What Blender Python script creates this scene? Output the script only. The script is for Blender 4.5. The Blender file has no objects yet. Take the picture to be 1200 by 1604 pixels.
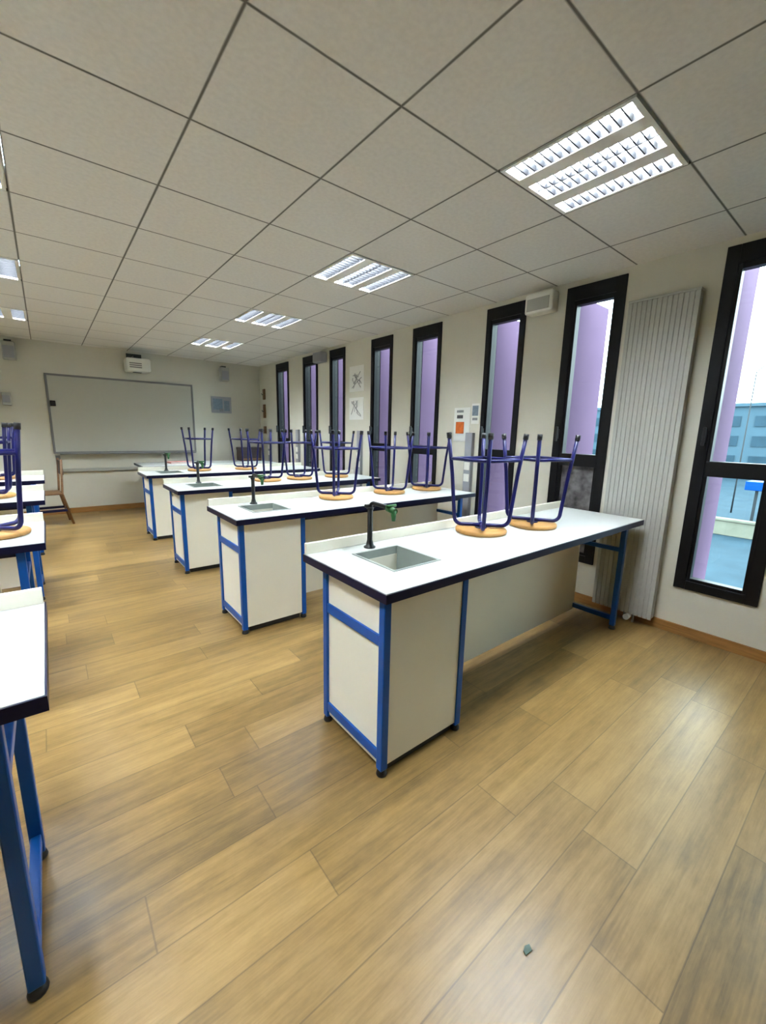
import bpy, bmesh, math, random
from mathutils import Vector, Matrix
random.seed(7)
scene = bpy.context.scene
COL = scene.collection

# ------------------------------------------------------------------ materials
def srgb(r, g, b):
    f = lambda c: c / 12.92 if c <= .04045 else ((c + .055) / 1.055) ** 2.4
    return (f(r / 255), f(g / 255), f(b / 255), 1)

def new_mat(name):
    m = bpy.data.materials.new(name); m.use_nodes = True
    nt = m.node_tree
    return m, nt, nt.nodes['Principled BSDF']

def mat(name, col, rough=.5, metal=0, var=.06, scale=9., bump=0., bscale=200., spec=.5, stretch=(1, 1, 1)):
    m, nt, b = new_mat(name)
    N, L = nt.nodes.new, nt.links.new
    tc = N('ShaderNodeTexCoord'); mp = N('ShaderNodeMapping'); mp.inputs['Scale'].default_value = stretch
    L(tc.outputs['Object'], mp.inputs['Vector'])
    nz = N('ShaderNodeTexNoise'); nz.inputs['Scale'].default_value = scale; nz.inputs['Detail'].default_value = 4
    L(mp.outputs['Vector'], nz.inputs['Vector'])
    rp = N('ShaderNodeValToRGB')
    rp.color_ramp.elements[0].position = .3; rp.color_ramp.elements[1].position = .7
    rp.color_ramp.elements[0].color = tuple(c * (1 - var) for c in col[:3]) + (1,)
    rp.color_ramp.elements[1].color = tuple(min(1, c * (1 + var)) for c in col[:3]) + (1,)
    L(nz.outputs['Fac'], rp.inputs['Fac']); L(rp.outputs['Color'], b.inputs['Base Color'])
    b.inputs['Roughness'].default_value = rough; b.inputs['Metallic'].default_value = metal
    b.inputs['Specular IOR Level'].default_value = spec
    if bump:
        n2 = N('ShaderNodeTexNoise'); n2.inputs['Scale'].default_value = bscale
        L(mp.outputs['Vector'], n2.inputs['Vector'])
        bp = N('ShaderNodeBump'); bp.inputs['Strength'].default_value = bump; bp.inputs['Distance'].default_value = .002
        L(n2.outputs['Fac'], bp.inputs['Height']); L(bp.outputs['Normal'], b.inputs['Normal'])
    return m

def emit_mat(name, col, s):
    m = bpy.data.materials.new(name); m.use_nodes = True
    nt = m.node_tree; nt.nodes.clear()
    e = nt.nodes.new('ShaderNodeEmission'); e.inputs['Color'].default_value = col; e.inputs['Strength'].default_value = s
    o = nt.nodes.new('ShaderNodeOutputMaterial'); nt.links.new(e.outputs[0], o.inputs[0])
    return m

def floor_mat():
    m, nt, b = new_mat('oak_vinyl_planks')
    N, L = nt.nodes.new, nt.links.new
    def math_(op, a, c=None):
        n = N('ShaderNodeMath'); n.operation = op
        for i, v in enumerate((a, c)):
            if v is None: continue
            if isinstance(v, (int, float)): n.inputs[i].default_value = v
            else: L(v, n.inputs[i])
        return n.outputs[0]
    tc = N('ShaderNodeTexCoord'); sp = N('ShaderNodeSeparateXYZ'); L(tc.outputs['Object'], sp.inputs[0])
    W, LEN = .178, 1.22
    yr = math_('DIVIDE', math_('ADD', sp.outputs['Y'], .035), W); row = math_('FLOOR', yr); fy = math_('FRACT', yr)
    w1 = N('ShaderNodeTexWhiteNoise'); w1.noise_dimensions = '1D'; L(row, w1.inputs['W'])
    xr = math_('ADD', math_('DIVIDE', sp.outputs['X'], LEN), w1.outputs['Value']); colm = math_('FLOOR', xr); fx = math_('FRACT', xr)
    cv = N('ShaderNodeCombineXYZ'); L(row, cv.inputs[0]); L(colm, cv.inputs[1])
    w2 = N('ShaderNodeTexWhiteNoise'); w2.noise_dimensions = '2D'; L(cv.outputs[0], w2.inputs['Vector'])
    off = N('ShaderNodeVectorMath'); off.operation = 'SCALE'; L(w2.outputs['Color'], off.inputs[0]); off.inputs['Scale'].default_value = 30
    st = N('ShaderNodeMapping'); st.inputs['Scale'].default_value = (1.1, 14, 1); L(tc.outputs['Object'], st.inputs['Vector'])
    ad = N('ShaderNodeVectorMath'); L(st.outputs[0], ad.inputs[0]); L(off.outputs[0], ad.inputs[1])
    g1 = N('ShaderNodeTexNoise'); g1.inputs['Scale'].default_value = 1.6; g1.inputs['Detail'].default_value = 7; g1.inputs['Roughness'].default_value = .62; g1.inputs['Distortion'].default_value = .35
    L(ad.outputs[0], g1.inputs['Vector'])
    st2 = N('ShaderNodeMapping'); st2.inputs['Scale'].default_value = (6, 120, 1); L(tc.outputs['Object'], st2.inputs['Vector'])
    g2 = N('ShaderNodeTexNoise'); g2.inputs['Scale'].default_value = 1.3; g2.inputs['Detail'].default_value = 3; L(st2.outputs[0], g2.inputs['Vector'])
    rp = N('ShaderNodeValToRGB'); cr = rp.color_ramp
    cr.elements[0].position = .26; cr.elements[0].color = srgb(96, 76, 42)
    cr.elements[1].position = .76; cr.elements[1].color = srgb(151, 122, 74)
    e = cr.elements.new(.5); e.color = srgb(127, 100, 56)
    fac = math_('ADD', math_('MULTIPLY', g1.outputs['Fac'], .72), math_('MULTIPLY', g2.outputs['Fac'], .28))
    fac = math_('ADD', fac, math_('MULTIPLY', math_('SUBTRACT', w2.outputs['Value'], .5), .28))
    wr = N('ShaderNodeTexNoise'); wr.inputs['Scale'].default_value = 5; wr.inputs['Detail'].default_value = 8; wr.inputs['Roughness'].default_value = .72
    st3 = N('ShaderNodeMapping'); st3.inputs['Scale'].default_value = (1, 2.2, 1); L(tc.outputs['Object'], st3.inputs['Vector']); L(st3.outputs[0], wr.inputs['Vector'])
    fac = math_('ADD', fac, math_('MULTIPLY', math_('SUBTRACT', wr.outputs['Fac'], .5), .55))
    L(fac, rp.inputs['Fac'])
    # narrow joints
    ey = math_('MINIMUM', fy, math_('SUBTRACT', 1, fy)); ex = math_('MINIMUM', fx, math_('SUBTRACT', 1, fx))
    jy = math_('LESS_THAN', ey, .011); jx = math_('LESS_THAN', ex, .0018)
    jt = math_('MAXIMUM', jy, jx)
    mx = N('ShaderNodeMix'); mx.data_type = 'RGBA'; mx.inputs['B'].default_value = srgb(58, 46, 28)
    L(math_('MULTIPLY', jt, .45), mx.inputs['Factor']); L(rp.outputs['Color'], mx.inputs['A'])
    L(mx.outputs['Result'], b.inputs['Base Color'])
    L(math_('ADD', .28, math_('MULTIPLY', wr.outputs['Fac'], .14)), b.inputs['Roughness'])
    bp = N('ShaderNodeBump'); bp.inputs['Strength'].default_value = .25; bp.inputs['Distance'].default_value = .001
    L(math_('SUBTRACT', g2.outputs['Fac'], math_('MULTIPLY', jt, .8)), bp.inputs['Height']); L(bp.outputs['Normal'], b.inputs['Normal'])
    b.inputs['Specular IOR Level'].default_value = .5
    return m

def ceiling_mat():
    m, nt, b = new_mat('mineral_ceiling_tiles')
    N, L = nt.nodes.new, nt.links.new
    tc = N('ShaderNodeTexCoord'); sp = N('ShaderNodeSeparateXYZ'); L(tc.outputs['Object'], sp.inputs[0])
    outs = []
    for ax, o in (('X', GX), ('Y', GY)):
        a = N('ShaderNodeMath'); a.operation = 'SUBTRACT'; L(sp.outputs[ax], a.inputs[0]); a.inputs[1].default_value = o - 60
        d = N('ShaderNodeMath'); d.operation = 'DIVIDE'; L(a.outputs[0], d.inputs[0]); d.inputs[1].default_value = .6
        f = N('ShaderNodeMath'); f.operation = 'FRACT'; L(d.outputs[0], f.inputs[0])
        s = N('ShaderNodeMath'); s.operation = 'SUBTRACT'; s.inputs[0].default_value = 1; L(f.outputs[0], s.inputs[1])
        mn = N('ShaderNodeMath'); mn.operation = 'MINIMUM'; L(f.outputs[0], mn.inputs[0]); L(s.outputs[0], mn.inputs[1])
        outs.append(mn)
    mn = N('ShaderNodeMath'); mn.operation = 'MINIMUM'; L(outs[0].outputs[0], mn.inputs[0]); L(outs[1].outputs[0], mn.inputs[1])
    mr = N('ShaderNodeMapRange'); mr.inputs['From Min'].default_value = .004; mr.inputs['From Max'].default_value = .013
    L(mn.outputs[0], mr.inputs['Value'])
    nz = N('ShaderNodeTexNoise'); nz.inputs['Scale'].default_value = 45; nz.inputs['Detail'].default_value = 5; L(tc.outputs['Object'], nz.inputs['Vector'])
    rp = N('ShaderNodeValToRGB'); rp.color_ramp.elements[0].position = .35; rp.color_ramp.elements[1].position = .65
    rp.color_ramp.elements[0].color = srgb(207, 205, 197); rp.color_ramp.elements[1].color = srgb(214, 212, 204)
    L(nz.outputs['Fac'], rp.inputs['Fac'])
    mx = N('ShaderNodeMix'); mx.data_type = 'RGBA'; mx.inputs['A'].default_value = srgb(104, 102, 95)  # grid line colour darkened for the shade along tile edges
    L(mr.outputs[0], mx.inputs['Factor']); L(rp.outputs['Color'], mx.inputs['B']); L(mx.outputs['Result'], b.inputs['Base Color'])
    bp = N('ShaderNodeBump'); bp.inputs['Strength'].default_value = .6; bp.inputs['Distance'].default_value = .004
    L(mr.outputs[0], bp.inputs['Height']); L(bp.outputs['Normal'], b.inputs['Normal'])
    b.inputs['Roughness'].default_value = .9; b.inputs['Specular IOR Level'].default_value = .2
    return m

def glass_mat():
    m = bpy.data.materials.new('window_glass'); m.use_nodes = True
    nt = m.node_tree; nt.nodes.clear(); N, L = nt.nodes.new, nt.links.new
    t = N('ShaderNodeBsdfTransparent'); t.inputs['Color'].default_value = (.93, .97, .96, 1)
    g = N('ShaderNodeBsdfGlossy'); g.inputs['Roughness'].default_value = .02
    fr = N('ShaderNodeFresnel'); fr.inputs['IOR'].default_value = 1.3
    mx = N('ShaderNodeMixShader'); ge = N('ShaderNodeNewGeometry'); iv = N('ShaderNodeMath'); iv.operation = 'SUBTRACT'; iv.inputs[0].default_value = 1; L(ge.outputs['Backfacing'], iv.inputs[1])
    ml = N('ShaderNodeMath'); ml.operation = 'MULTIPLY'; L(fr.outputs[0], ml.inputs[0]); L(iv.outputs[0], ml.inputs[1]); L(ml.outputs[0], mx.inputs[0]); L(t.outputs[0], mx.inputs[1]); L(g.outputs[0], mx.inputs[2])
    o = N('ShaderNodeOutputMaterial'); L(mx.outputs[0], o.inputs[0])
    return m

GX, GY, CZ = -.02, .1987, 2.60       # ceiling grid origin, ceiling height
XW, YB, XL, YF = 3.42, 8.2, -3.45, -2.6
M = dict(
    floor=floor_mat(), ceiling=ceiling_mat(), glass=glass_mat(),
    wall=mat('cream_wall_paint', srgb(198, 196, 182), .75, var=.02, scale=3, bump=.15, bscale=160, spec=.25),
    skirt=mat('oak_skirting', srgb(150, 108, 58), .5, var=.2, scale=6, stretch=(1, 1, 20)),
    top=mat('white_laminate', srgb(188, 190, 187), .32, var=.015, scale=4),
    edge=mat('navy_edging', srgb(8, 9, 44), .4, var=.1, spec=.3),
    blue=mat('blue_powder_coat', srgb(3, 74, 152), .35, var=.06, scale=12, spec=.35),
    navy=mat('navy_tube_paint', srgb(16, 16, 80), .35, var=.1, scale=12, spec=.35),
    panel=mat('cream_melamine', srgb(226, 222, 206), .5, var=.015, scale=5),
    black=mat('black_rubber', srgb(16, 16, 18), .5, var=.1),
    frame=mat('black_aluminium', srgb(9, 9, 14), .45, var=.1, spec=.25),
    steel=mat('grey_sink', srgb(146, 154, 148), .35, var=.05, metal=.0),
    sdark=mat('drain_metal', srgb(70, 74, 72), .3, metal=.8),
    tap=mat('black_epoxy_tap', srgb(17, 19, 20), .3),
    green=mat('green_tap_plastic', srgb(34, 92, 40), .4),
    wood=mat('beech_plywood', srgb(176, 130, 70), .5, var=.12, scale=5, stretch=(1, 9, 1)),
    white=mat('white_enamel', srgb(222, 222, 214), .4, var=.015),
    louvre=mat('satin_aluminium_louvre', srgb(16, 17, 21), .6, var=.02, spec=.2),
    rad=mat('radiator_enamel', srgb(164, 164, 157), .45, var=.015),
    board=mat('whiteboard_enamel', srgb(176, 175, 163), .25, var=.02, scale=1.2),
    grey=mat('grey_aluminium', srgb(112, 112, 112), .45, var=.06),
    trunk=mat('grey_pvc', srgb(148, 150, 156), .5, var=.03),
    paper=mat('white_paper', srgb(216, 217, 212), .7, var=.02),
    ink=mat('grey_print', srgb(128, 130, 132), .7, var=.2, scale=60),
    darkink=mat('dark_print', srgb(62, 60, 66), .7, var=.2, scale=60),
    orange=mat('orange_print', srgb(196, 96, 28), .6, var=.15, scale=30),
    bluegrey=mat('blue_grey_print', srgb(112, 128, 142), .6, var=.15, scale=30),
    brown=mat('dark_brown_board', srgb(44, 30, 26), .6, var=.15),
    brownwood=mat('brown_stained_wood', srgb(112, 78, 44), .5, var=.2, scale=8, stretch=(1, 1, 8)),
    pinkred=mat('pale_red_card', srgb(222, 158, 148), .6, var=.04),
    lamp_post=mat('dark_lamp_post', srgb(40, 44, 48), .6, spec=.1),
    fin=mat('mauve_cladding', srgb(102, 81, 106), .8, var=.05, scale=3, spec=.05),
    asphalt=mat('blue_grey_paving', srgb(38, 54, 64), .8, var=.16, scale=.9, spec=.05),
    facade=mat('pale_blue_facade', srgb(58, 77, 89), .7, var=.06, scale=.4, spec=.05),
    fwin=mat('facade_window', srgb(37, 56, 68), .3, var=.2, scale=.5, spec=.05),
    canopy=mat('bright_blue_sheet', srgb(2, 51, 113), .4, var=.05, scale=1, spec=.05),
    creamwall=mat('pale_garden_wall', srgb(99, 99, 89), .8, var=.12, scale=2, spec=.05),
    mottled=mat('mottled_grey_film', srgb(92, 90, 92), .5, var=.75, scale=14),
    lamp=emit_mat('fluorescent_tube', (.90, 1, 1.08, 1), 185.0),
)

# ------------------------------------------------------------------ mesh helpers
def box(bm, x0, x1, y0, y1, z0, z1, bev=0.):
    if x0 > x1: x0, x1 = x1, x0
    if y0 > y1: y0, y1 = y1, y0
    t = bmesh.new()
    bmesh.ops.create_cube(t, size=1)
    for v in t.verts:
        v.co = Vector(((x0 + x1) / 2 + v.co.x * (x1 - x0), (y0 + y1) / 2 + v.co.y * (y1 - y0), (z0 + z1) / 2 + v.co.z * (z1 - z0)))
    if bev:
        bmesh.ops.bevel(t, geom=list(t.edges), offset=bev, segments=2, profile=.5, affect='EDGES')
    merge(bm, t)

def merge(bm, t, mtx=None):
    if mtx: bmesh.ops.transform(t, matrix=mtx, verts=t.verts)
    me = bpy.data.meshes.new('tmp'); t.to_mesh(me); t.free()
    bm.from_mesh(me); bpy.data.meshes.remove(me)

def tube(bm, pts, r, n=10, cap=True):
    pts = [Vector(p) for p in pts]
    rings = []; prev = None
    for i, p in enumerate(pts):
        if i == 0: d = pts[1] - p
        elif i == len(pts) - 1: d = p - pts[i - 1]
        else: d = (pts[i + 1] - p).normalized() + (p - pts[i - 1]).normalized()
        d.normalize()
        if prev is None:
            a = Vector((0, 0, 1)) if abs(d.z) < .9 else Vector((1, 0, 0))
            u = d.cross(a).normalized()
        else:
            u = (prev - d * prev.dot(d)).normalized()
        prev = u; w = d.cross(u)
        rr = r[i] if isinstance(r, (list, tuple)) else r
        rings.append([bm.verts.new(p + (u * math.cos(2 * math.pi * k / n) + w * math.sin(2 * math.pi * k / n)) * rr) for k in range(n)])
    for a, b in zip(rings, rings[1:]):
        for k in range(n):
            f = bm.faces.new((a[k], a[(k + 1) % n], b[(k + 1) % n], b[k])); f.smooth = True
    if cap:
        bm.faces.new(rings[0][::-1]); bm.faces.new(rings[-1])

def lathe(bm, prof, n=28, c=(0, 0, 0)):
    rings = []
    for r, z in prof:
        if r < 1e-5: rings.append([bm.verts.new((c[0], c[1], c[2] + z))])
        else: rings.append([bm.verts.new((c[0] + r * math.cos(2 * math.pi * k / n), c[1] + r * math.sin(2 * math.pi * k / n), c[2] + z)) for k in range(n)])
    for a, b in zip(rings, rings[1:]):
        for k in range(n):
            va = [a[0]] if len(a) == 1 else [a[k], a[(k + 1) % n]]
            vb = [b[0]] if len(b) == 1 else [b[(k + 1) % n], b[k]]
            if len(va) + len(vb) >= 3:
                f = bm.faces.new(va + vb); f.smooth = True

def arc(c, r, a0, a1, n, axes):     # points on an arc in the plane spanned by axes
    u, w = Vector(axes[0]), Vector(axes[1])
    return [Vector(c) + (u * math.cos(a0 + (a1 - a0) * i / n) + w * math.sin(a0 + (a1 - a0) * i / n)) * r for i in range(n + 1)]

def obj(name, bm, m, parent=None, kind=None):
    bmesh.ops.recalc_face_normals(bm, faces=bm.faces)
    me = bpy.data.meshes.new(name); bm.to_mesh(me); bm.free()
    me.materials.append(m if not isinstance(m, str) else M[m])
    o = bpy.data.objects.new(name, me); COL.objects.link(o)
    if parent: o.parent = parent
    if kind: o['kind'] = kind
    return o

def bobj(name, m, parent, *boxes, bev=0., kind=None):
    bm = bmesh.new()
    for b in boxes: box(bm, *b, bev)
    return obj(name, bm, m, parent, kind)

def thing(name, label, cat, loc=(0, 0, 0), rz=0, group=None, kind=None):
    o = bpy.data.objects.new(name, None); COL.objects.link(o)
    o.empty_display_size = .1
    o.location = loc; o.rotation_euler = (0, 0, rz)
    tag(o, label, cat, group, kind)
    return o

def tag(o, label=None, cat=None, group=None, kind=None):
    if label: o['label'] = label
    if cat: o['category'] = cat
    if group: o['group'] = group
    if kind: o['kind'] = kind
    return o

def dup(root, loc, rz=0, label=None, group=None):
    r = root.copy(); COL.objects.link(r); r.location = loc; r.rotation_euler = (0, 0, rz)
    if label: r['label'] = label
    if group: r['group'] = group
    for ch in list(root.children):
        c = ch.copy(); COL.objects.link(c); c.parent = r
        for g in list(ch.children):
            d = g.copy(); COL.objects.link(d); d.parent = c
    return r

# ------------------------------------------------------------------ setting
bobj('floor', 'floor', None, (XL - .2, XW + .25, YF - .2, YB + .2, -.12, 0), kind='structure')

LIGHTS = []      # (x0, y0) of the tile each luminaire replaces
for k in range(4):
    LIGHTS.append((GX + 1.8, GY + .6 + 1.8 * k))
for k in range(4):
    LIGHTS.append((GX - .6, GY + .6 + 1.8 * k))
for k in range(4):
    LIGHTS.append((GX - 3.0, GY + .6 + 1.8 * k))  # unseen row added on the left to raise the light level

bm = bmesh.new()
xs = sorted(set([XL - .2, XW + .2] + [GX + .6 * i for i in range(-5, 6)]))
ys = sorted(set([YF - .2, YB + .2] + [GY + .6 * i for i in range(-4, 14)]))
holes = {(round(a, 3), round(b, 3)) for a, b in LIGHTS}
for x0, x1 in zip(xs, xs[1:]):
    for y0, y1 in zip(ys, ys[1:]):
        if (round(x0, 3), round(y0, 3)) in holes: continue
        vs = [bm.verts.new(p) for p in ((x0, y0, CZ), (x0, y1, CZ), (x1, y1, CZ), (x1, y0, CZ))]
        bm.faces.new(vs)
bmesh.ops.remove_doubles(bm, verts=bm.verts, dist=1e-4)
ext = bmesh.ops.extrude_face_region(bm, geom=list(bm.faces))
for v in [g for g in ext['geom'] if isinstance(g, bmesh.types.BMVert)]: v.co.z += .12
obj('ceiling', bm, 'ceiling', None, 'structure')

WZ0, WZ1 = .345, 2.555
WIN = [(.415, .876), (1.447, 1.901), (2.269, 2.693), (3.281, 3.733), (4.094, 4.525), (5.140, 5.551), (5.911, 6.387), (6.914, 7.410), (-.40, .055)]  # last opening is an added unseen window, for daylight on the floor
XO = XW + .125
bm = bmesh.new()
edges = [YF - .2] + [v for w in sorted(WIN) for v in w] + [YB + .2]
for i in range(0, len(edges), 2):
    box(bm, XW, XO, edges[i], edges[i + 1], -.1, CZ + .12)
for a, b in WIN:
    box(bm, XW, XO, a, b, -.1, WZ0); box(bm, XW, XO, a, b, WZ1, CZ + .12)
obj('wall_right', bm, 'wall', None, 'structure')
bobj('wall_back', 'wall', None, (XL, XW, YB, YB + .2, 0, CZ + .1), kind='structure')
bobj('wall_left', 'wall', None, (XL - .2, XL, YF, YB, 0, CZ + .1), kind='structure')
bobj('wall_front', 'wall', None, (XL, XW, YF - .2, YF, 0, CZ + .1), kind='structure')
bobj('baseboard_right', 'skirt', None, (XW - .014, XW, YF, YB - .014, 0, .075), bev=.003, kind='structure')
bobj('baseboard_back', 'skirt', None, (XL, XW, YB - .014, YB, 0, .085), bev=.003, kind='structure')

for i, (a, b) in enumerate(WIN):
    w = bpy.data.objects.new('window_%d' % (i + 1), None); COL.objects.link(w); w['kind'] = 'structure'
    w.location = (XW, (a + b) / 2, WZ0)
    h = (b - a) / 2; H = WZ1 - WZ0; t = .068 if i in (0, 1, 8) else .05
    # outer casing fills the opening, its face stands just proud of the plaster
    bobj('window_frame', 'frame', w, (-.012, .10, -h, -h + t, 0, H), (-.012, .10, h - t, h, 0, H),
         (-.012, .10, -h + t, h - t, H - .105, H), (-.012, .10, -h + t, h - t, 0, .06), bev=.003)
    s = .020 if i in (0, 1, 8) else .016
    bobj('window_sash', 'frame', w, (.0, .06, -h + t, -h + t + s, .06, H - .105), (.0, .06, h - t - s, h - t, .06, H - .105),
         (.0, .06, -h + t + s, h - t - s, H - .105 - .035, H - .105), (.0, .06, -h + t + s, h - t - s, .06, .06 + .022), bev=.002)
    m0, m1 = 1.143 - WZ0, 1.243 - WZ0
    bobj('window_mullion', 'frame', w, (-.004, .08, -h + t, h - t, m0, m1), bev=.003)
    gi = h - t - s + .002
    bobj('window_pane', 'glass', w, (.026, .032, -gi, gi, m1 - .002, H - .135))
    if i == 1:
        bobj('window_pane', 'mottled', w, (.026, .032, -gi, gi, .075, m0 + .002))
    else:
        bobj('window_pane', 'glass', w, (.026, .032, -gi, gi, .075, m0 + .002))
    bm = bmesh.new(); box(bm, -.03, -.016, h - .055, h - .03, 1.02, 1.10, .003); box(bm, -.05, -.03, h - .052, h - .033, 1.0, 1.12, .005)
    obj('window_handle', bm, 'black', w)

# mauve fins on the facade, one at the far side of each window
ordn = ['nearest window, at the right edge of the photo', 'second nearest window, beside the tall radiator', 'third nearest window, behind the near stools',
        'fourth window, right of the safety notice', 'fifth window, left of the wide pier', 'sixth window from the camera', 'seventh window from the camera', 'last window before the back corner', 'added daylight window out of view on the right']
ordn[3] = 'fourth nearest window, left of the safety notice'
ordn[4] = 'fifth nearest window, just right of the pinned drawings'
ordn[5] = 'sixth nearest window, just left of the pinned drawings'
for i, (a, b) in enumerate(WIN):
    y = b - .03
    o = bobj('facade_fin', 'fin', None, (XO, XW + .69, y, y + .10, -.15, 2.53 if i else 2.66), bev=.006)
    tag(o, 'mauve outdoor fin seen through the ' + ordn[i], 'facade fin')

# ------------------------------------------------------------------ outdoors
bobj('ground', 'asphalt', None, (XO, 160, -60, 130, -3.7, -3.5), kind='structure')
b = thing('office_building', 'pale blue distant building with rows of windows, outside the nearest window', 'building', (70, 20, -3.5))
bobj('wall', 'facade', b, (0, 12, -40, 50, 0, 9.1))
bobj('roof', 'facade', b, (-.4, 12.4, -40.4, 50.4, 9.1, 9.5))
for r in range(3):
    for k in range(10):
        y0 = -20 + k * 3.4
        f = bobj('window_strip', 'fwin', b, (-.12, .05, y0, y0 + 2.0, 1.6 + r * 2.5, 2.9 + r * 2.5))
o = thing('parking_canopy', 'bright blue flat canopy outside, seen through the nearest window', 'canopy', (30, 0, -3.5))
bobj('roof_sheet', 'canopy', o, (0, 3.5, -14, 5.15, 2.17, 2.65), bev=.03)
for y in (-12, -4, 4.6): bobj('post', 'lamp_post', o, (.3, .42, y, y + .12, 0, 2.17))
o = bobj('boundary_wall', 'creamwall', None, (27, 27.3, -20, 30, -3.5, -2.75), (26.92, 27.38, -20, 30, -2.75, -2.62), bev=.03)
tag(o, 'low cream boundary wall outside, across the pane of the nearest window', 'wall')
bm = bmesh.new(); tube(bm, [(0, 0, 0), (0, 0, 3), (0, 0, 9.2)], [.05, .04, .03]); tube(bm, [(0, 0, 9.2), (0, -.3, 9.5), (0, -1.2, 9.55)], .03)
box(bm, -.1, .1, -1.7, -1.1, 9.5, 9.6, .02)
o = obj('street_lamp', bm, 'lamp_post'); o.location = (36, 6.65, -3.5)
tag(o, 'thin street lamp post outside the nearest window', 'street lamp')

# ------------------------------------------------------------------ ceiling lights
def make_light(label, x, y):
    t = thing('ceiling_light', label, 'ceiling light', (x, y, CZ), 0, 'recessed louvre lights')
    g = .008
    strips = ((.025, .135), (.215, .385), (.465, .575))
    bm = bmesh.new()
    xs = [g] + [v for s in strips for v in s] + [.6 - g]
    for i in range(0, len(xs), 2): box(bm, xs[i], xs[i + 1], g, .6 - g, -.004, .012)
    for a, b in strips:
        box(bm, a, b, g, .028, -.004, .012); box(bm, a, b, .572, .6 - g, -.004, .012)
    box(bm, .004, .596, .004, .596, .095, .11)
    for a, b in ((.004, .012), (.588, .596)):
        box(bm, a, b, .004, .596, .012, .095); box(bm, .012, .588, a, b, .012, .095)
    obj('housing', bm, 'white', t)
    for a, b in strips:
        bm = bmesh.new()
        box(bm, a - .002, a + .001, .028, .572, .0, .045); box(bm, b - .001, b + .002, .028, .572, .0, .045)
        n = 13
        for k in range(1, n):
            yy = .028 + (.544) * k / n
            box(bm, a + .001, b - .001, yy - .003, yy + .003, .0, .024)
        if b - a > .15:
            c = (a + b) / 2; box(bm, c - .003, c + .003, .028, .572, .002, .024)
        l = obj('louvre', bm, 'louvre', t)
        bm = bmesh.new(); box(bm, a + .004, b - .004, .03, .57, .060, .068)
        obj('tube_panel', bm, 'lamp', l)
    return t
ll = ['nearest three-strip louvre ceiling light, above the near sink bench', 'second three-strip louvre ceiling light in the row by the windows',
      'third three-strip louvre ceiling light in the row by the windows', 'small-looking farthest louvre ceiling light in the row by the windows',
      'louvre ceiling light of the left row, beside the nearest window light', 'louvre ceiling light cut by the left photo edge, nearest one in view',
      'louvre ceiling light at the left photo edge, middle one of its row', 'farthest louvre ceiling light at the left photo edge, near the back wall',
      'added unseen louvre light beyond the left benches, nearest of its row', 'added unseen louvre light beyond the left benches, second of its row',
      'added unseen louvre light beyond the left benches, third of its row', 'added unseen louvre light beyond the left benches, last of its row']
proto = None
for (x, y), lb in zip(LIGHTS, ll):
    if proto is None: proto = make_light(lb, x, y)
    else: dup(proto, (x, y, CZ), 0, lb)

# ------------------------------------------------------------------ lab benches
TZ, PITCH, BL, BD = .815, 1.5104, 2.376, .624
LEG = .035
def leg(parent, x, y, ztop, mname='blue'):
    l = bobj('leg', mname, parent, (x, x + LEG, y, y + LEG, .028, ztop), bev=.004)
    bm = bmesh.new(); lathe(bm, [(0, 0), (.021, 0), (.023, .006), (.020, .018), (.012, .030), (0, .03)], 14, (x + LEG / 2, y + LEG / 2, 0))
    obj('foot', bm, 'black', l)
    return l

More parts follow.
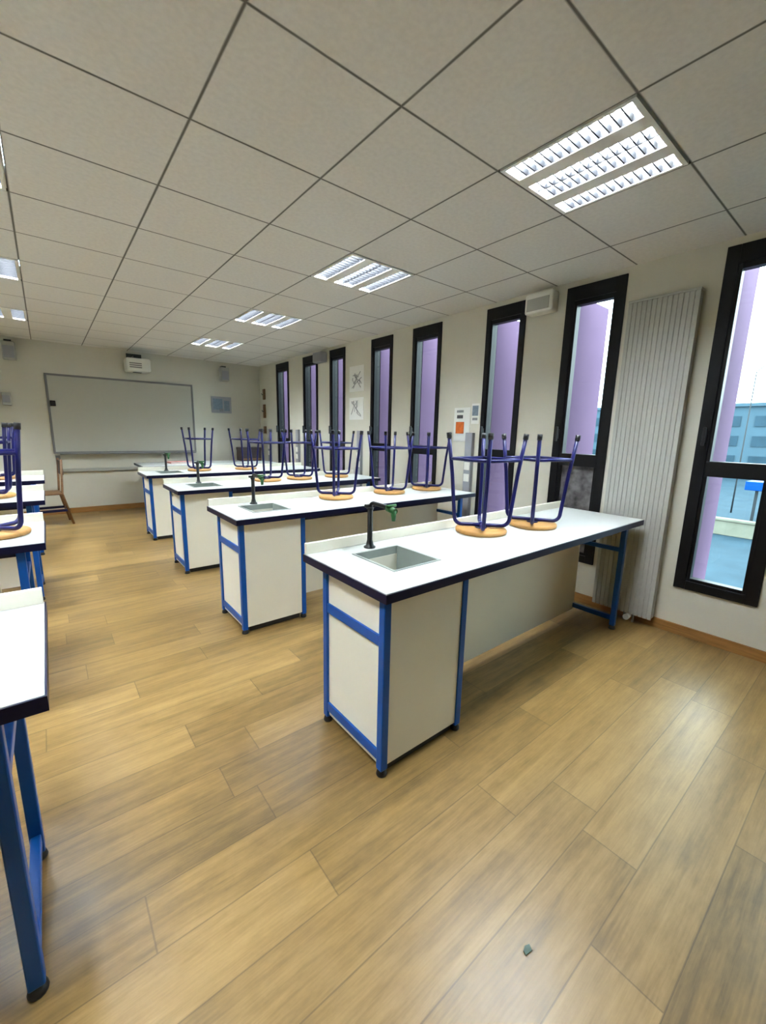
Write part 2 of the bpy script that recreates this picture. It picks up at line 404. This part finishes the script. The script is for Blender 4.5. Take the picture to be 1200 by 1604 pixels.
def make_bench(label, loc, far_leg, sink=True, group=None):
    t = thing('lab_bench', label, 'lab bench', loc, 0, group)
    z0 = TZ - .036
    # worktop with the sink hole left open, over a navy edge band
    sx0, sx1, sy0, sy1 = .185, .468, .175, .485
    bm = bmesh.new()
    if sink:
        for r in ((0, sx0, 0, BD), (sx1, BL, 0, BD), (sx0, sx1, 0, sy0), (sx0, sx1, sy1, BD)):
            box(bm, r[0] + (.004 if r[0] == 0 else 0), r[1] - (.004 if r[1] == BL else 0), r[2] + (.004 if r[2] == 0 else 0), r[3] - (.004 if r[3] == BD else 0), z0, TZ)
    else:
        box(bm, .004, BL - .004, .004, BD - .004, z0, TZ, .002)
    top = obj('worktop', bm, 'top', t)
    e = .004
    bobj('edge_band', 'edge', top, (0, BL, 0, e, z0 - .002, TZ - .003), (0, BL, BD - e, BD, z0 - .002, TZ - .003),
         (0, e, e, BD - e, z0 - .002, TZ - .003), (BL - e, BL, e, BD - e, z0 - .002, TZ - .003))
    bobj('upstand', 'panel', t, (.006, BL - .006, BD - .024, BD - .004, TZ, TZ + .052), bev=.002)
    X0, X1, Y0, Y1 = .03, .513, .043, .495
    zt = z0 - .002
    for x, y in ((X0, Y0), (X0, Y1 - LEG), (X1 - LEG, Y0), (X1 - LEG, Y1 - LEG)): leg(t, x, y, zt)
    for name, za, zb in (('rail', .57, .615), ('rail', .065, .11)):
        bobj(name, 'blue', t, (X0 + .002, X0 + .033, Y0 + LEG, Y1 - LEG, za, zb), bev=.003)
    cab = bobj('cabinet', 'panel', t, (X0 + .012, X0 + .028, Y0 + LEG, Y1 - LEG, .04, zt),       # end panel
               (X0 + LEG, X1 - LEG, Y0 + .006, Y0 + .024, .045, zt), (X0 + LEG, X1 - LEG, Y1 - .024, Y1 - .006, .045, zt),
               (X1 - .024, X1 - .006, Y0 + LEG, Y1 - LEG, .045, zt), (X0 + LEG, X1 - LEG, Y0 + .024, Y1 - .024, .045, .063))
    bobj('gap_shade', 'black', cab, (X0 + .05, X1 - .05, Y0 + .02, Y1 - .03, .006, .045))  # black block stands in for shade in the gap under the cabinet
    bobj('modesty_panel', 'panel', t, (X1, far_leg + (.02 if sink else -.10), Y1 - .135, Y1 - .117, .05, zt))
    bobj('apron_rail', 'edge', t, (X1, far_leg, Y0 + .006, Y0 + .026, zt - .028, zt), bev=.002)
    leg(t, far_leg, Y0, zt); leg(t, far_leg, Y1 - LEG, zt)
    for za, zb in ((.585, .615), (.065, .10)):
        bobj('rail', 'blue', t, (far_leg + .004, far_leg + .031, Y0 + LEG, Y1 - LEG, za, zb), bev=.003)
    if sink:
        bm = bmesh.new(); w = .012; d = .17
        box(bm, sx0, sx0 + w, sy0, sy1, TZ - d, TZ + .003); box(bm, sx1 - w, sx1, sy0, sy1, TZ - d, TZ + .003)
        box(bm, sx0 + w, sx1 - w, sy0, sy0 + w, TZ - d, TZ + .003); box(bm, sx0 + w, sx1 - w, sy1 - w, sy1, TZ - d, TZ + .003)
        box(bm, sx0 + w, sx1 - w, sy0 + w, sy1 - w, TZ - d, TZ - d + .012)
        s = obj('sink', bm, 'steel', t)
        bm = bmesh.new(); lathe(bm, [(0, .004), (.02, .004), (.03, .006), (.032, 0), (0, 0)], 18, ((sx0 + sx1) / 2, (sy0 + sy1) / 2, TZ - d + .012)); obj('drain', bm, 'sdark', s)
        cx, cy = (sx0 + sx1) / 2, sy1 + .048
        bm = bmesh.new()
        lathe(bm, [(0, 0), (.030, 0), (.030, .006), (.020, .012), (.016, .03), (.0135, .04), (.0135, .19), (.017, .195), (.017, .205), (0, .206)], 20, (cx, cy, TZ))
        pts = [(cx, cy, TZ + .20)] + arc((cx, cy - .03, TZ + .20), .03, 0, math.pi / 2, 5, ((0, 1, 0), (0, 0, 1)))[1:] + [(cx, cy - .12, TZ + .226), (cx, cy - .165, TZ + .218)]
        tube(bm, pts, .0105, 12)
        box(bm, cx - .03, cx + .03, cy - .012, cy + .012, TZ + .205, TZ + .222, .004)
        tp = obj('tap', bm, 'tap', t)
        bm = bmesh.new()
        tube(bm, [(cx, cy - .135, TZ + .222), (cx, cy - .19, TZ + .213)], .015, 14)
        tube(bm, [(cx, cy - .178, TZ + .216), (cx, cy - .180, TZ + .168)], [.014, .009], 12)
        tube(bm, [(cx - .028, cy - .16, TZ + .236), (cx + .028, cy - .16, TZ + .236)], .007, 10)
        obj('tap_nozzle', bm, 'green', tp)['label'] = 'green nozzle and lever'
    return t

XR0 = .892
right_lab = ['white sink bench with blue frame, nearest on the window side',
             'white sink bench carrying three upturned stools, second from camera on window side',
             'white sink bench third from the camera on the window side',
             'white sink bench farthest from the camera on the window side, before the white front desk']
YT = [1.071 + PITCH * k for k in range(4)]
b0 = make_bench(right_lab[0], (XR0, YT[0], 0), 2.205, group='sink benches by the windows')
for k in (1, 2, 3): dup(b0, (XR0, YT[k], 0), 0, right_lab[k])
left_lab = ['white bench cut by the left photo edge, nearest the camera with bare blue legs',
            'white bench at left photo edge with one upturned stool, second from camera',
            'white bench at left photo edge, third from camera', 'white bench at left photo edge, farthest from camera']
XLB = -.054 - BL
b1 = make_bench(left_lab[0], (XLB, YT[0], 0), BL - .118, sink=False, group='benches on the left')
for k in (1, 2, 3): dup(b1, (XLB, YT[k], 0), 0, left_lab[k])

# front desk by the whiteboard
t = thing('front_desk', 'long white desk with navy edge along the whiteboard wall, behind the last sink bench', 'desk', (1.10, 7.1, 0))
dl, dd, dz = 2.15, .86, .80
top = bobj('desktop', 'top', t, (.004, dl - .004, .004, dd - .004, dz - .034, dz), bev=.002)
bobj('edge_band', 'edge', top, (0, dl, 0, .004, dz - .036, dz - .003), (0, dl, dd - .004, dd, dz - .036, dz - .003), (0, .004, .004, dd - .004, dz - .036, dz - .003), (dl - .004, dl, .004, dd - .004, dz - .036, dz - .003))
for x in (.25, dl - .285):
    for y in (.04, dd - .075): leg(t, x, y, dz - .036)
bobj('front_panel', 'panel', t, (.285, dl - .285, .05, .068, .12, dz - .036))

# ------------------------------------------------------------------ upturned stools (seat on the bench, feet up)
def make_stool(label, loc, rz):
    t = thing('lab_stool', label, 'stool', loc, rz, 'upturned stools on the benches')
    bm = bmesh.new(); lathe(bm, [(0, 0), (.138, 0), (.147, .003), (.150, .010), (.150, .018), (.146, .024), (.138, .026), (0, .026)], 40)
    obj('seat', bm, 'wood', t)
    bm = bmesh.new(); lathe(bm, [(0, 0), (.035, 0), (.035, .005), (0, .005)], 20, (0, 0, .026)); obj('seat_plate', bm, 'navy', t)
    rh, top = .0115, .575
    for a in range(4):
        ang = math.pi / 4 + a * math.pi / 2
        u = Vector((math.cos(ang), math.sin(ang), 0)); Z = Vector((0, 0, 1))
        c = u * .115 + Z * (.043 + .045)
        pts = [u * .012 + Z * .043, u * .07 + Z * .043] + arc(c, .045, -math.pi / 2, -.12, 6, (u, Z)) + [u * .185 + Z * .34, u * .216 + Z * top]
        bm = bmesh.new(); tube(bm, pts, rh, 10)
        l = obj('leg', bm, 'navy', t)
        bm = bmesh.new(); tube(bm, [u * .2125 + Z * (top - .028), u * .2165 + Z * (top + .004)], .0145, 10); obj('foot', bm, 'black', l)
    f = (.43 - .34) / (top - .34); rr = (.185 + (.216 - .185) * f) / math.sqrt(2)
    bm = bmesh.new()
    for sx, sy, ex, ey in ((-1, -1, 1, -1), (1, -1, 1, 1), (1, 1, -1, 1), (-1, 1, -1, -1)):
        tube(bm, [(sx * rr, sy * rr, .43), (ex * rr, ey * rr, .43)], .0095, 8)
    obj('footrest', bm, 'navy', t)
    return t
ST = [
    (1.97, 1.50, -.045, 'upturned blue-legged stool on the nearest sink bench, left one of the two'),
    (2.39, 1.42, -.25, 'upturned blue-legged stool on the nearest sink bench, right one of the two'),
    (1.92, 3.02, .10, 'upturned stool on the second sink bench, leftmost of its three'),
    (2.52, 3.02, -.12, 'upturned stool on the second sink bench, middle of its three'),
    (3.02, 3.02, .02, 'upturned stool on the second sink bench, rightmost next to the windows'),
    (1.92, 4.46, .15, 'upturned stool on the third sink bench, leftmost of its three'),
    (2.32, 4.46, -.1, 'upturned stool on the third sink bench, middle of its three'),
    (2.84, 4.46, .05, 'upturned stool on the third sink bench, rightmost next to the windows'),
    (1.60, 5.98, .05, 'upturned stool on the farthest sink bench, leftmost of its two'),
    (2.22, 5.92, .2, 'upturned stool on the farthest sink bench, right one of its two'),
    (-.26, 2.88, .04, 'upturned stool at the left photo edge, on the second left bench'),
    (-.38, 4.42, -.04, 'upturned stool at the left photo edge, on the third left bench'),
    (-.41, 5.92, .06, 'upturned stool at the left photo edge, on the farthest left bench'),
]
ps = None
for x, y, r, lb in ST:
    if ps is None: ps = make_stool(lb, (x, y, TZ), r)
    else: dup(ps, (x, y, TZ), r, lb)

# ------------------------------------------------------------------ radiator
t = thing('radiator', 'tall white ribbed panel radiator on the wall between the two nearest windows', 'radiator', (XW, 0, 0))
y0, y1, z0, z1 = .955, 1.385, .07, 2.33
bm = bmesh.new(); n = 14
box(bm, -.088, -.03, y0 + .004, y1 - .004, z0 + .01, z1 - .01)
obj('core', bm, 'rad', t)
bm = bmesh.new(); w = (y1 - y0) / n
for k in range(n): box(bm, -.094, -.086, y0 + k * w + .0025, y0 + (k + 1) * w - .0025, z0, z1, .002)
obj('ribbed_panel', bm, 'rad', t)
bobj('top_grille', 'rad', t, (-.098, -.028, y0, y1, z1 - .012, z1 + .004), bev=.003)
bobj('bracket', 'grey', t, (-.03, 0, y0 + .08, y0 + .11, .4, .46), (-.03, 0, y1 - .11, y1 - .08, .4, .46), (-.03, 0, y0 + .08, y0 + .11, 2.0, 2.06), (-.03, 0, y1 - .11, y1 - .08, 2.0, 2.06))
bm = bmesh.new()
tube(bm, [(-.06, y1 - .30, .0), (-.06, y1 - .30, .075)], .009); tube(bm, [(-.06, y1 - .24, .0), (-.06, y1 - .24, .075)], .009)
obj('pipe', bm, 'grey', t)
bm = bmesh.new(); tube(bm, [(-.06, y1 - .27, .045), (-.115, y1 - .27, .045)], [.018, .022], 14); obj('valve', bm, 'white', t)

# ------------------------------------------------------------------ things on the window wall
t = thing('wall_speaker', 'white box unit high on wall between the second and third nearest windows', 'wall unit', (XW, 2.085, 2.475))
bobj('body', 'white', t, (-.13, -.015, -.125, .125, -.085, .075), bev=.018)
bobj('wall_plate', 'grey', t, (-.015, 0, -.09, .09, -.06, .06)); bobj('grille', 'rad', t, (-.136, -.128, -.10, .10, -.065, .03), bev=.003)
t = thing('wall_speaker', 'small grey box unit high on wall left of the sixth nearest window', 'wall unit', (XW, 5.73, 2.47))
bobj('body', 'trunk', t, (-.13, -.015, -.125, .125, -.075, .075), bev=.018); bobj('wall_plate', 'grey', t, (-.015, 0, -.09, .09, -.06, .06))

for y, lb in ((2.80, 'grey vertical cable trunking on wall below the orange safety notice'), (4.74, 'grey vertical cable trunking on wall below the pinned drawings'),
              (6.57, 'grey vertical cable trunking on wall between the two farthest windows'), (7.74, 'grey vertical cable trunking on wall by the back corner')):
    t = thing('cable_trunking', lb, 'cable trunking', (XW, y, 0), 0, 'wall trunking posts')
    bobj('cover', 'trunk', t, (-.045, 0, -.045, .045, .09, 1.40), bev=.004)
    bobj('socket_plate', 'white', t, (-.05, -.044, -.035, .035, 1.02, 1.10), (-.05, -.044, -.035, .035, .90, .98), bev=.002)

t = thing('safety_notice', 'white notice sheet with an orange square on the wall right of the fourth window', 'notice', (XW, 2.93, 1.48))
bobj('sheet', 'paper', t, (-.004, 0, -.10, .115, -.17, .175))
bobj('heading', 'darkink', t, (-.0055, -.004, -.005, .075, .065, .10))
bobj('orange_square', 'orange', t, (-.006, -.004, -.025, .085, -.09, .03))
bobj('caption', 'ink', t, (-.0055, -.004, -.01, .08, .125, .15))
t = thing('small_notice', 'small blue-grey notice right of the orange safety notice', 'notice', (XW, 2.765, 1.60))
bobj('sheet', 'paper', t, (-.003, 0, -.05, .05, -.11, .09)); bobj('picture', 'bluegrey', t, (-.0045, -.003, -.035, .04, -.03, .07)); bobj('caption', 'ink', t, (-.0045, -.003, -.03, .035, -.075, -.05))

def drawing(label, y, z, w, h, seed):
    t = thing('pinned_drawing', label, 'poster', (XW, y, z))
    bobj('sheet', 'paper', t, (-.003, .002, -w, w, -h, h))
    r = random.Random(seed); bm = bmesh.new()
    for k in range(9):
        a = Vector((-.0045, r.uniform(-w * .75, w * .75), r.uniform(-h * .75, h * .75))); b = Vector((-.0045, r.uniform(-w * .75, w * .75), r.uniform(-h * .75, h * .75)))
        tube(bm, [a, (a + b) / 2 + Vector((0, r.uniform(-.03, .03), r.uniform(-.03, .03))), b], .004, 6)
    obj('sketch', bm, 'ink', t)
drawing('upper faint pencil drawing pinned between the fifth and sixth windows', 4.86, 2.1, .17, .17, 1)
drawing('lower faint pencil drawing pinned between the fifth and sixth windows', 4.86, 1.70, .17, .15, 2)
for y, z, h, lb in ((7.98, 2.06, .10, 'dark brown hook plate in back corner, uppermost of three'), (7.98, 1.74, .13, 'brown wall plate in back corner, middle of three'), (7.98, 1.38, .07, 'small brown wall plate in back corner, lowest of three')):
    t = thing('wall_plate', lb, 'wall plate', (XW, y, z))
    bobj('plate', 'brownwood', t, (-.018, 0, -.05, .05, -h, h), bev=.004)
    bm = bmesh.new(); tube(bm, [(-.018, 0, 0), (-.05, 0, -.01), (-.06, 0, .02)], .007, 8); obj('hook', bm, 'sdark', t)

# ------------------------------------------------------------------ back wall
t = thing('whiteboard', 'wide whiteboard with grey frame on the back wall', 'whiteboard', (1.1134, YB, 1.548))
W, H = 1.04, .597
bobj('board_surface', 'board', t, (-W + .02, W - .02, -.018, -.006, -H + .02, H - .02))
bobj('frame', 'grey', t, (-W, -W + .03, -.026, 0, -H, H), (W - .03, W, -.026, 0, -H, H), (-W + .03, W - .03, -.026, 0, H - .03, H), (-W + .03, W - .03, -.026, 0, -H, -H + .03), bev=.003)
bobj('pen_tray', 'grey', t, (-W + .08, W - .02, -.085, -.026, -H - .012, -H + .012), bev=.004)
bobj('clip', 'black', t, (-W + .035, -W + .10, -.045, -.018, .12, .20), bev=.005)

t = thing('projector', 'white wall-mounted projector above the whiteboard', 'projector', (1.27, YB, 2.36))
bobj('body', 'white', t, (-.17, .17, -.42, -.12, -.11, .09), bev=.025)
bobj('mount_arm', 'sdark', t, (-.05, .05, -.32, -.02, .09, .14), (-.11, .11, -.02, 0, .0, .2), bev=.004)
bobj('lens_window', 'black', t, (-.06, .06, -.27, -.17, -.113, -.108))
bobj('vent', 'grey', t, (-.13, .04, -.424, -.418, -.06, -.045), (-.13, .04, -.424, -.418, -.03, -.015), (-.13, .04, -.424, -.418, .0, .015))

def speaker(label, x, z):
    t = thing('loudspeaker', label, 'loudspeaker', (x, YB, z))
    bobj('cabinet', 'rad', t, (-.075, .075, -.17, -.03, -.14, .10), bev=.01)
    bobj('grille', 'trunk', t, (-.06, .06, -.176, -.168, -.12, .04), bev=.003)
    bobj('bracket', 'sdark', t, (-.04, .04, -.10, .002, .10, .13), (-.03, .03, -.03, 0, -.02, .03))
speaker('pale loudspeaker high on the back wall right of the whiteboard', 2.70, 2.39)
speaker('pale loudspeaker high on the back wall left of the whiteboard', -.28, 2.42)

t = thing('framed_print', 'grey printed picture on the back wall right of the whiteboard', 'picture', (2.655, YB, 1.825))
bobj('sheet', 'trunk', t, (-.185, .185, -.006, .002, -.15, .15)); bobj('picture', 'bluegrey', t, (-.15, .02, -.008, -.006, -.09, .11), (.05, .15, -.008, -.006, -.11, .08)); bobj('caption', 'ink', t, (-.04, .03, -.009, -.008, -.12, -.07))
t = thing('wall_socket', 'small pale wall box on the back wall left of the whiteboard', 'wall box', (-.38, YB, 1.74))
bobj('box', 'rad', t, (-.05, .05, -.05, 0, -.09, .09), bev=.006); bobj('plate', 'trunk', t, (-.04, .04, -.054, -.049, -.05, .05), bev=.002)
o = bobj('cable_trunking', 'rad', None, (.10, 3.1, YB - .03, YB + .002, .665, .715), bev=.004)
tag(o, 'horizontal pale cable trunking along the back wall under the whiteboard', 'cable trunking')
o = bobj('cable_duct', 'grey', None, (.09, .15, YB - .03, YB, .715, .925), bev=.004)
tag(o, 'short grey vertical cable duct under the left corner of the whiteboard', 'cable duct')

# ------------------------------------------------------------------ loose things
t = thing('storage_box', 'dark brown box standing on the far front desk near the window corner', 'box', (2.99, 7.78, .80))
bobj('body', 'brown', t, (-.19, .19, -.13, .13, 0, .20), bev=.004); bobj('lid', 'brown', t, (-.195, .195, -.135, .135, .20, .25), bev=.005)
bobj('label_band', 'brownwood', t, (-.18, .18, -.132, -.129, .02, .05))
t = thing('folder', 'pale red folder lying on the far front desk below the whiteboard', 'folder', (1.72, 7.62, .80), .1)
bobj('cover', 'pinkred', t, (-.17, .17, -.12, .12, 0, .004), (-.17, .17, -.12, .12, .022, .026), (-.17, -.165, -.12, .12, .004, .022)); bobj('pages', 'paper', t, (-.163, .165, -.115, .115, .004, .022))

t = thing('wooden_chair', 'brown wooden chair with navy lower rail by the whiteboard wall', 'chair', (-.09, 7.42, 0), math.radians(95))
S = .19
bobj('seat', 'brownwood', t, (-S, S, -S, S, .43, .455), bev=.008)
for sx in (-1, 1):
    bm = bmesh.new(); tube(bm, [(sx * .17, .17, 0), (sx * .17, .16, .43)], .014, 8); obj('leg', bm, 'brownwood', t)
    bm = bmesh.new(); tube(bm, [(sx * .17, -.27, 0), (sx * .17, -.18, .44), (sx * .165, -.21, .92)], .015, 8); obj('leg', bm, 'brownwood', t)
bobj('backrest', 'brown', t, (-.165, .165, -.22, -.195, .70, .90), bev=.006)
bobj('lower_rail', 'edge', t, (-.165, .165, .155, .175, .19, .225), (-.165, .165, -.245, -.225, .19, .225), (-.18, -.16, -.23, .165, .19, .225), (.16, .18, -.23, .165, .19, .225))

bm = bmesh.new()
vs = [bm.verts.new(p) for p in ((-.015, -.005, .001), (.008, -.009, .001), (.014, .003, .002), (.001, .009, .001), (-.012, .005, .002))]
bm.faces.new(vs); ex = bmesh.ops.extrude_face_region(bm, geom=list(bm.faces))
for v in [g for g in ex['geom'] if isinstance(g, bmesh.types.BMVert)]: v.co.z += .003
o = obj('paper_scrap', bm, mat('grey_green_paper', srgb(74, 92, 82), .7)); o.location = (.887, .423, 0)
tag(o, 'tiny grey-green scrap lying on the wooden floor in the foreground', 'scrap')

# ------------------------------------------------------------------ sky
w = bpy.data.worlds.new('overcast_sky'); scene.world = w; w.use_nodes = True
nt = w.node_tree; N, L = nt.nodes.new, nt.links.new
bg = nt.nodes['Background']
tc = N('ShaderNodeTexCoord'); nz = N('ShaderNodeTexNoise'); nz.inputs['Scale'].default_value = 2.5; nz.inputs['Detail'].default_value = 5
L(tc.outputs['Generated'], nz.inputs['Vector'])
rp = N('ShaderNodeValToRGB'); rp.color_ramp.elements[0].position = .38; rp.color_ramp.elements[1].position = .6
rp.color_ramp.elements[0].color = (.56, .80, .92, 1); rp.color_ramp.elements[1].color = (.86, .98, 1.0, 1)
L(nz.outputs['Fac'], rp.inputs['Fac']); L(rp.outputs['Color'], bg.inputs['Color']); bg.inputs['Strength'].default_value = 14.0

# ------------------------------------------------------------------ camera
yaw, pitch, roll, fpx = .6811, .1909, .0221, 647.2261
cy, sy = math.cos(yaw), math.sin(yaw)
fw = Vector((sy * math.cos(pitch), cy * math.cos(pitch), -math.sin(pitch)))
r = Vector((cy, -sy, 0)); u = r.cross(fw)
c, s = math.cos(roll), math.sin(roll)
r2, u2 = c * r + s * u, -s * r + c * u
cam = bpy.data.cameras.new('camera'); co = bpy.data.objects.new('camera', cam); COL.objects.link(co)
mw = Matrix((r2, u2, -fw)).transposed().to_4x4(); mw.translation = (0, 0, 1.387)
co.matrix_world = mw
cam.sensor_fit = 'VERTICAL'; cam.sensor_height = 36; cam.lens = fpx / 1604 * 36
cam.clip_start = .02; cam.clip_end = 500
scene.camera = co

scene.view_settings.view_transform = 'Standard'; scene.view_settings.look = 'None'
scene.view_settings.exposure = .06; scene.view_settings.gamma = 1; scene.view_settings.use_curve_mapping = False
cy_ = scene.cycles
cy_.use_denoising = True
cy_.max_bounces = 14; cy_.diffuse_bounces = 10; cy_.glossy_bounces = 4; cy_.transparent_max_bounces = 12
cy_.sample_clamp_indirect = 60; cy_.caustics_reflective = False; cy_.caustics_refractive = False
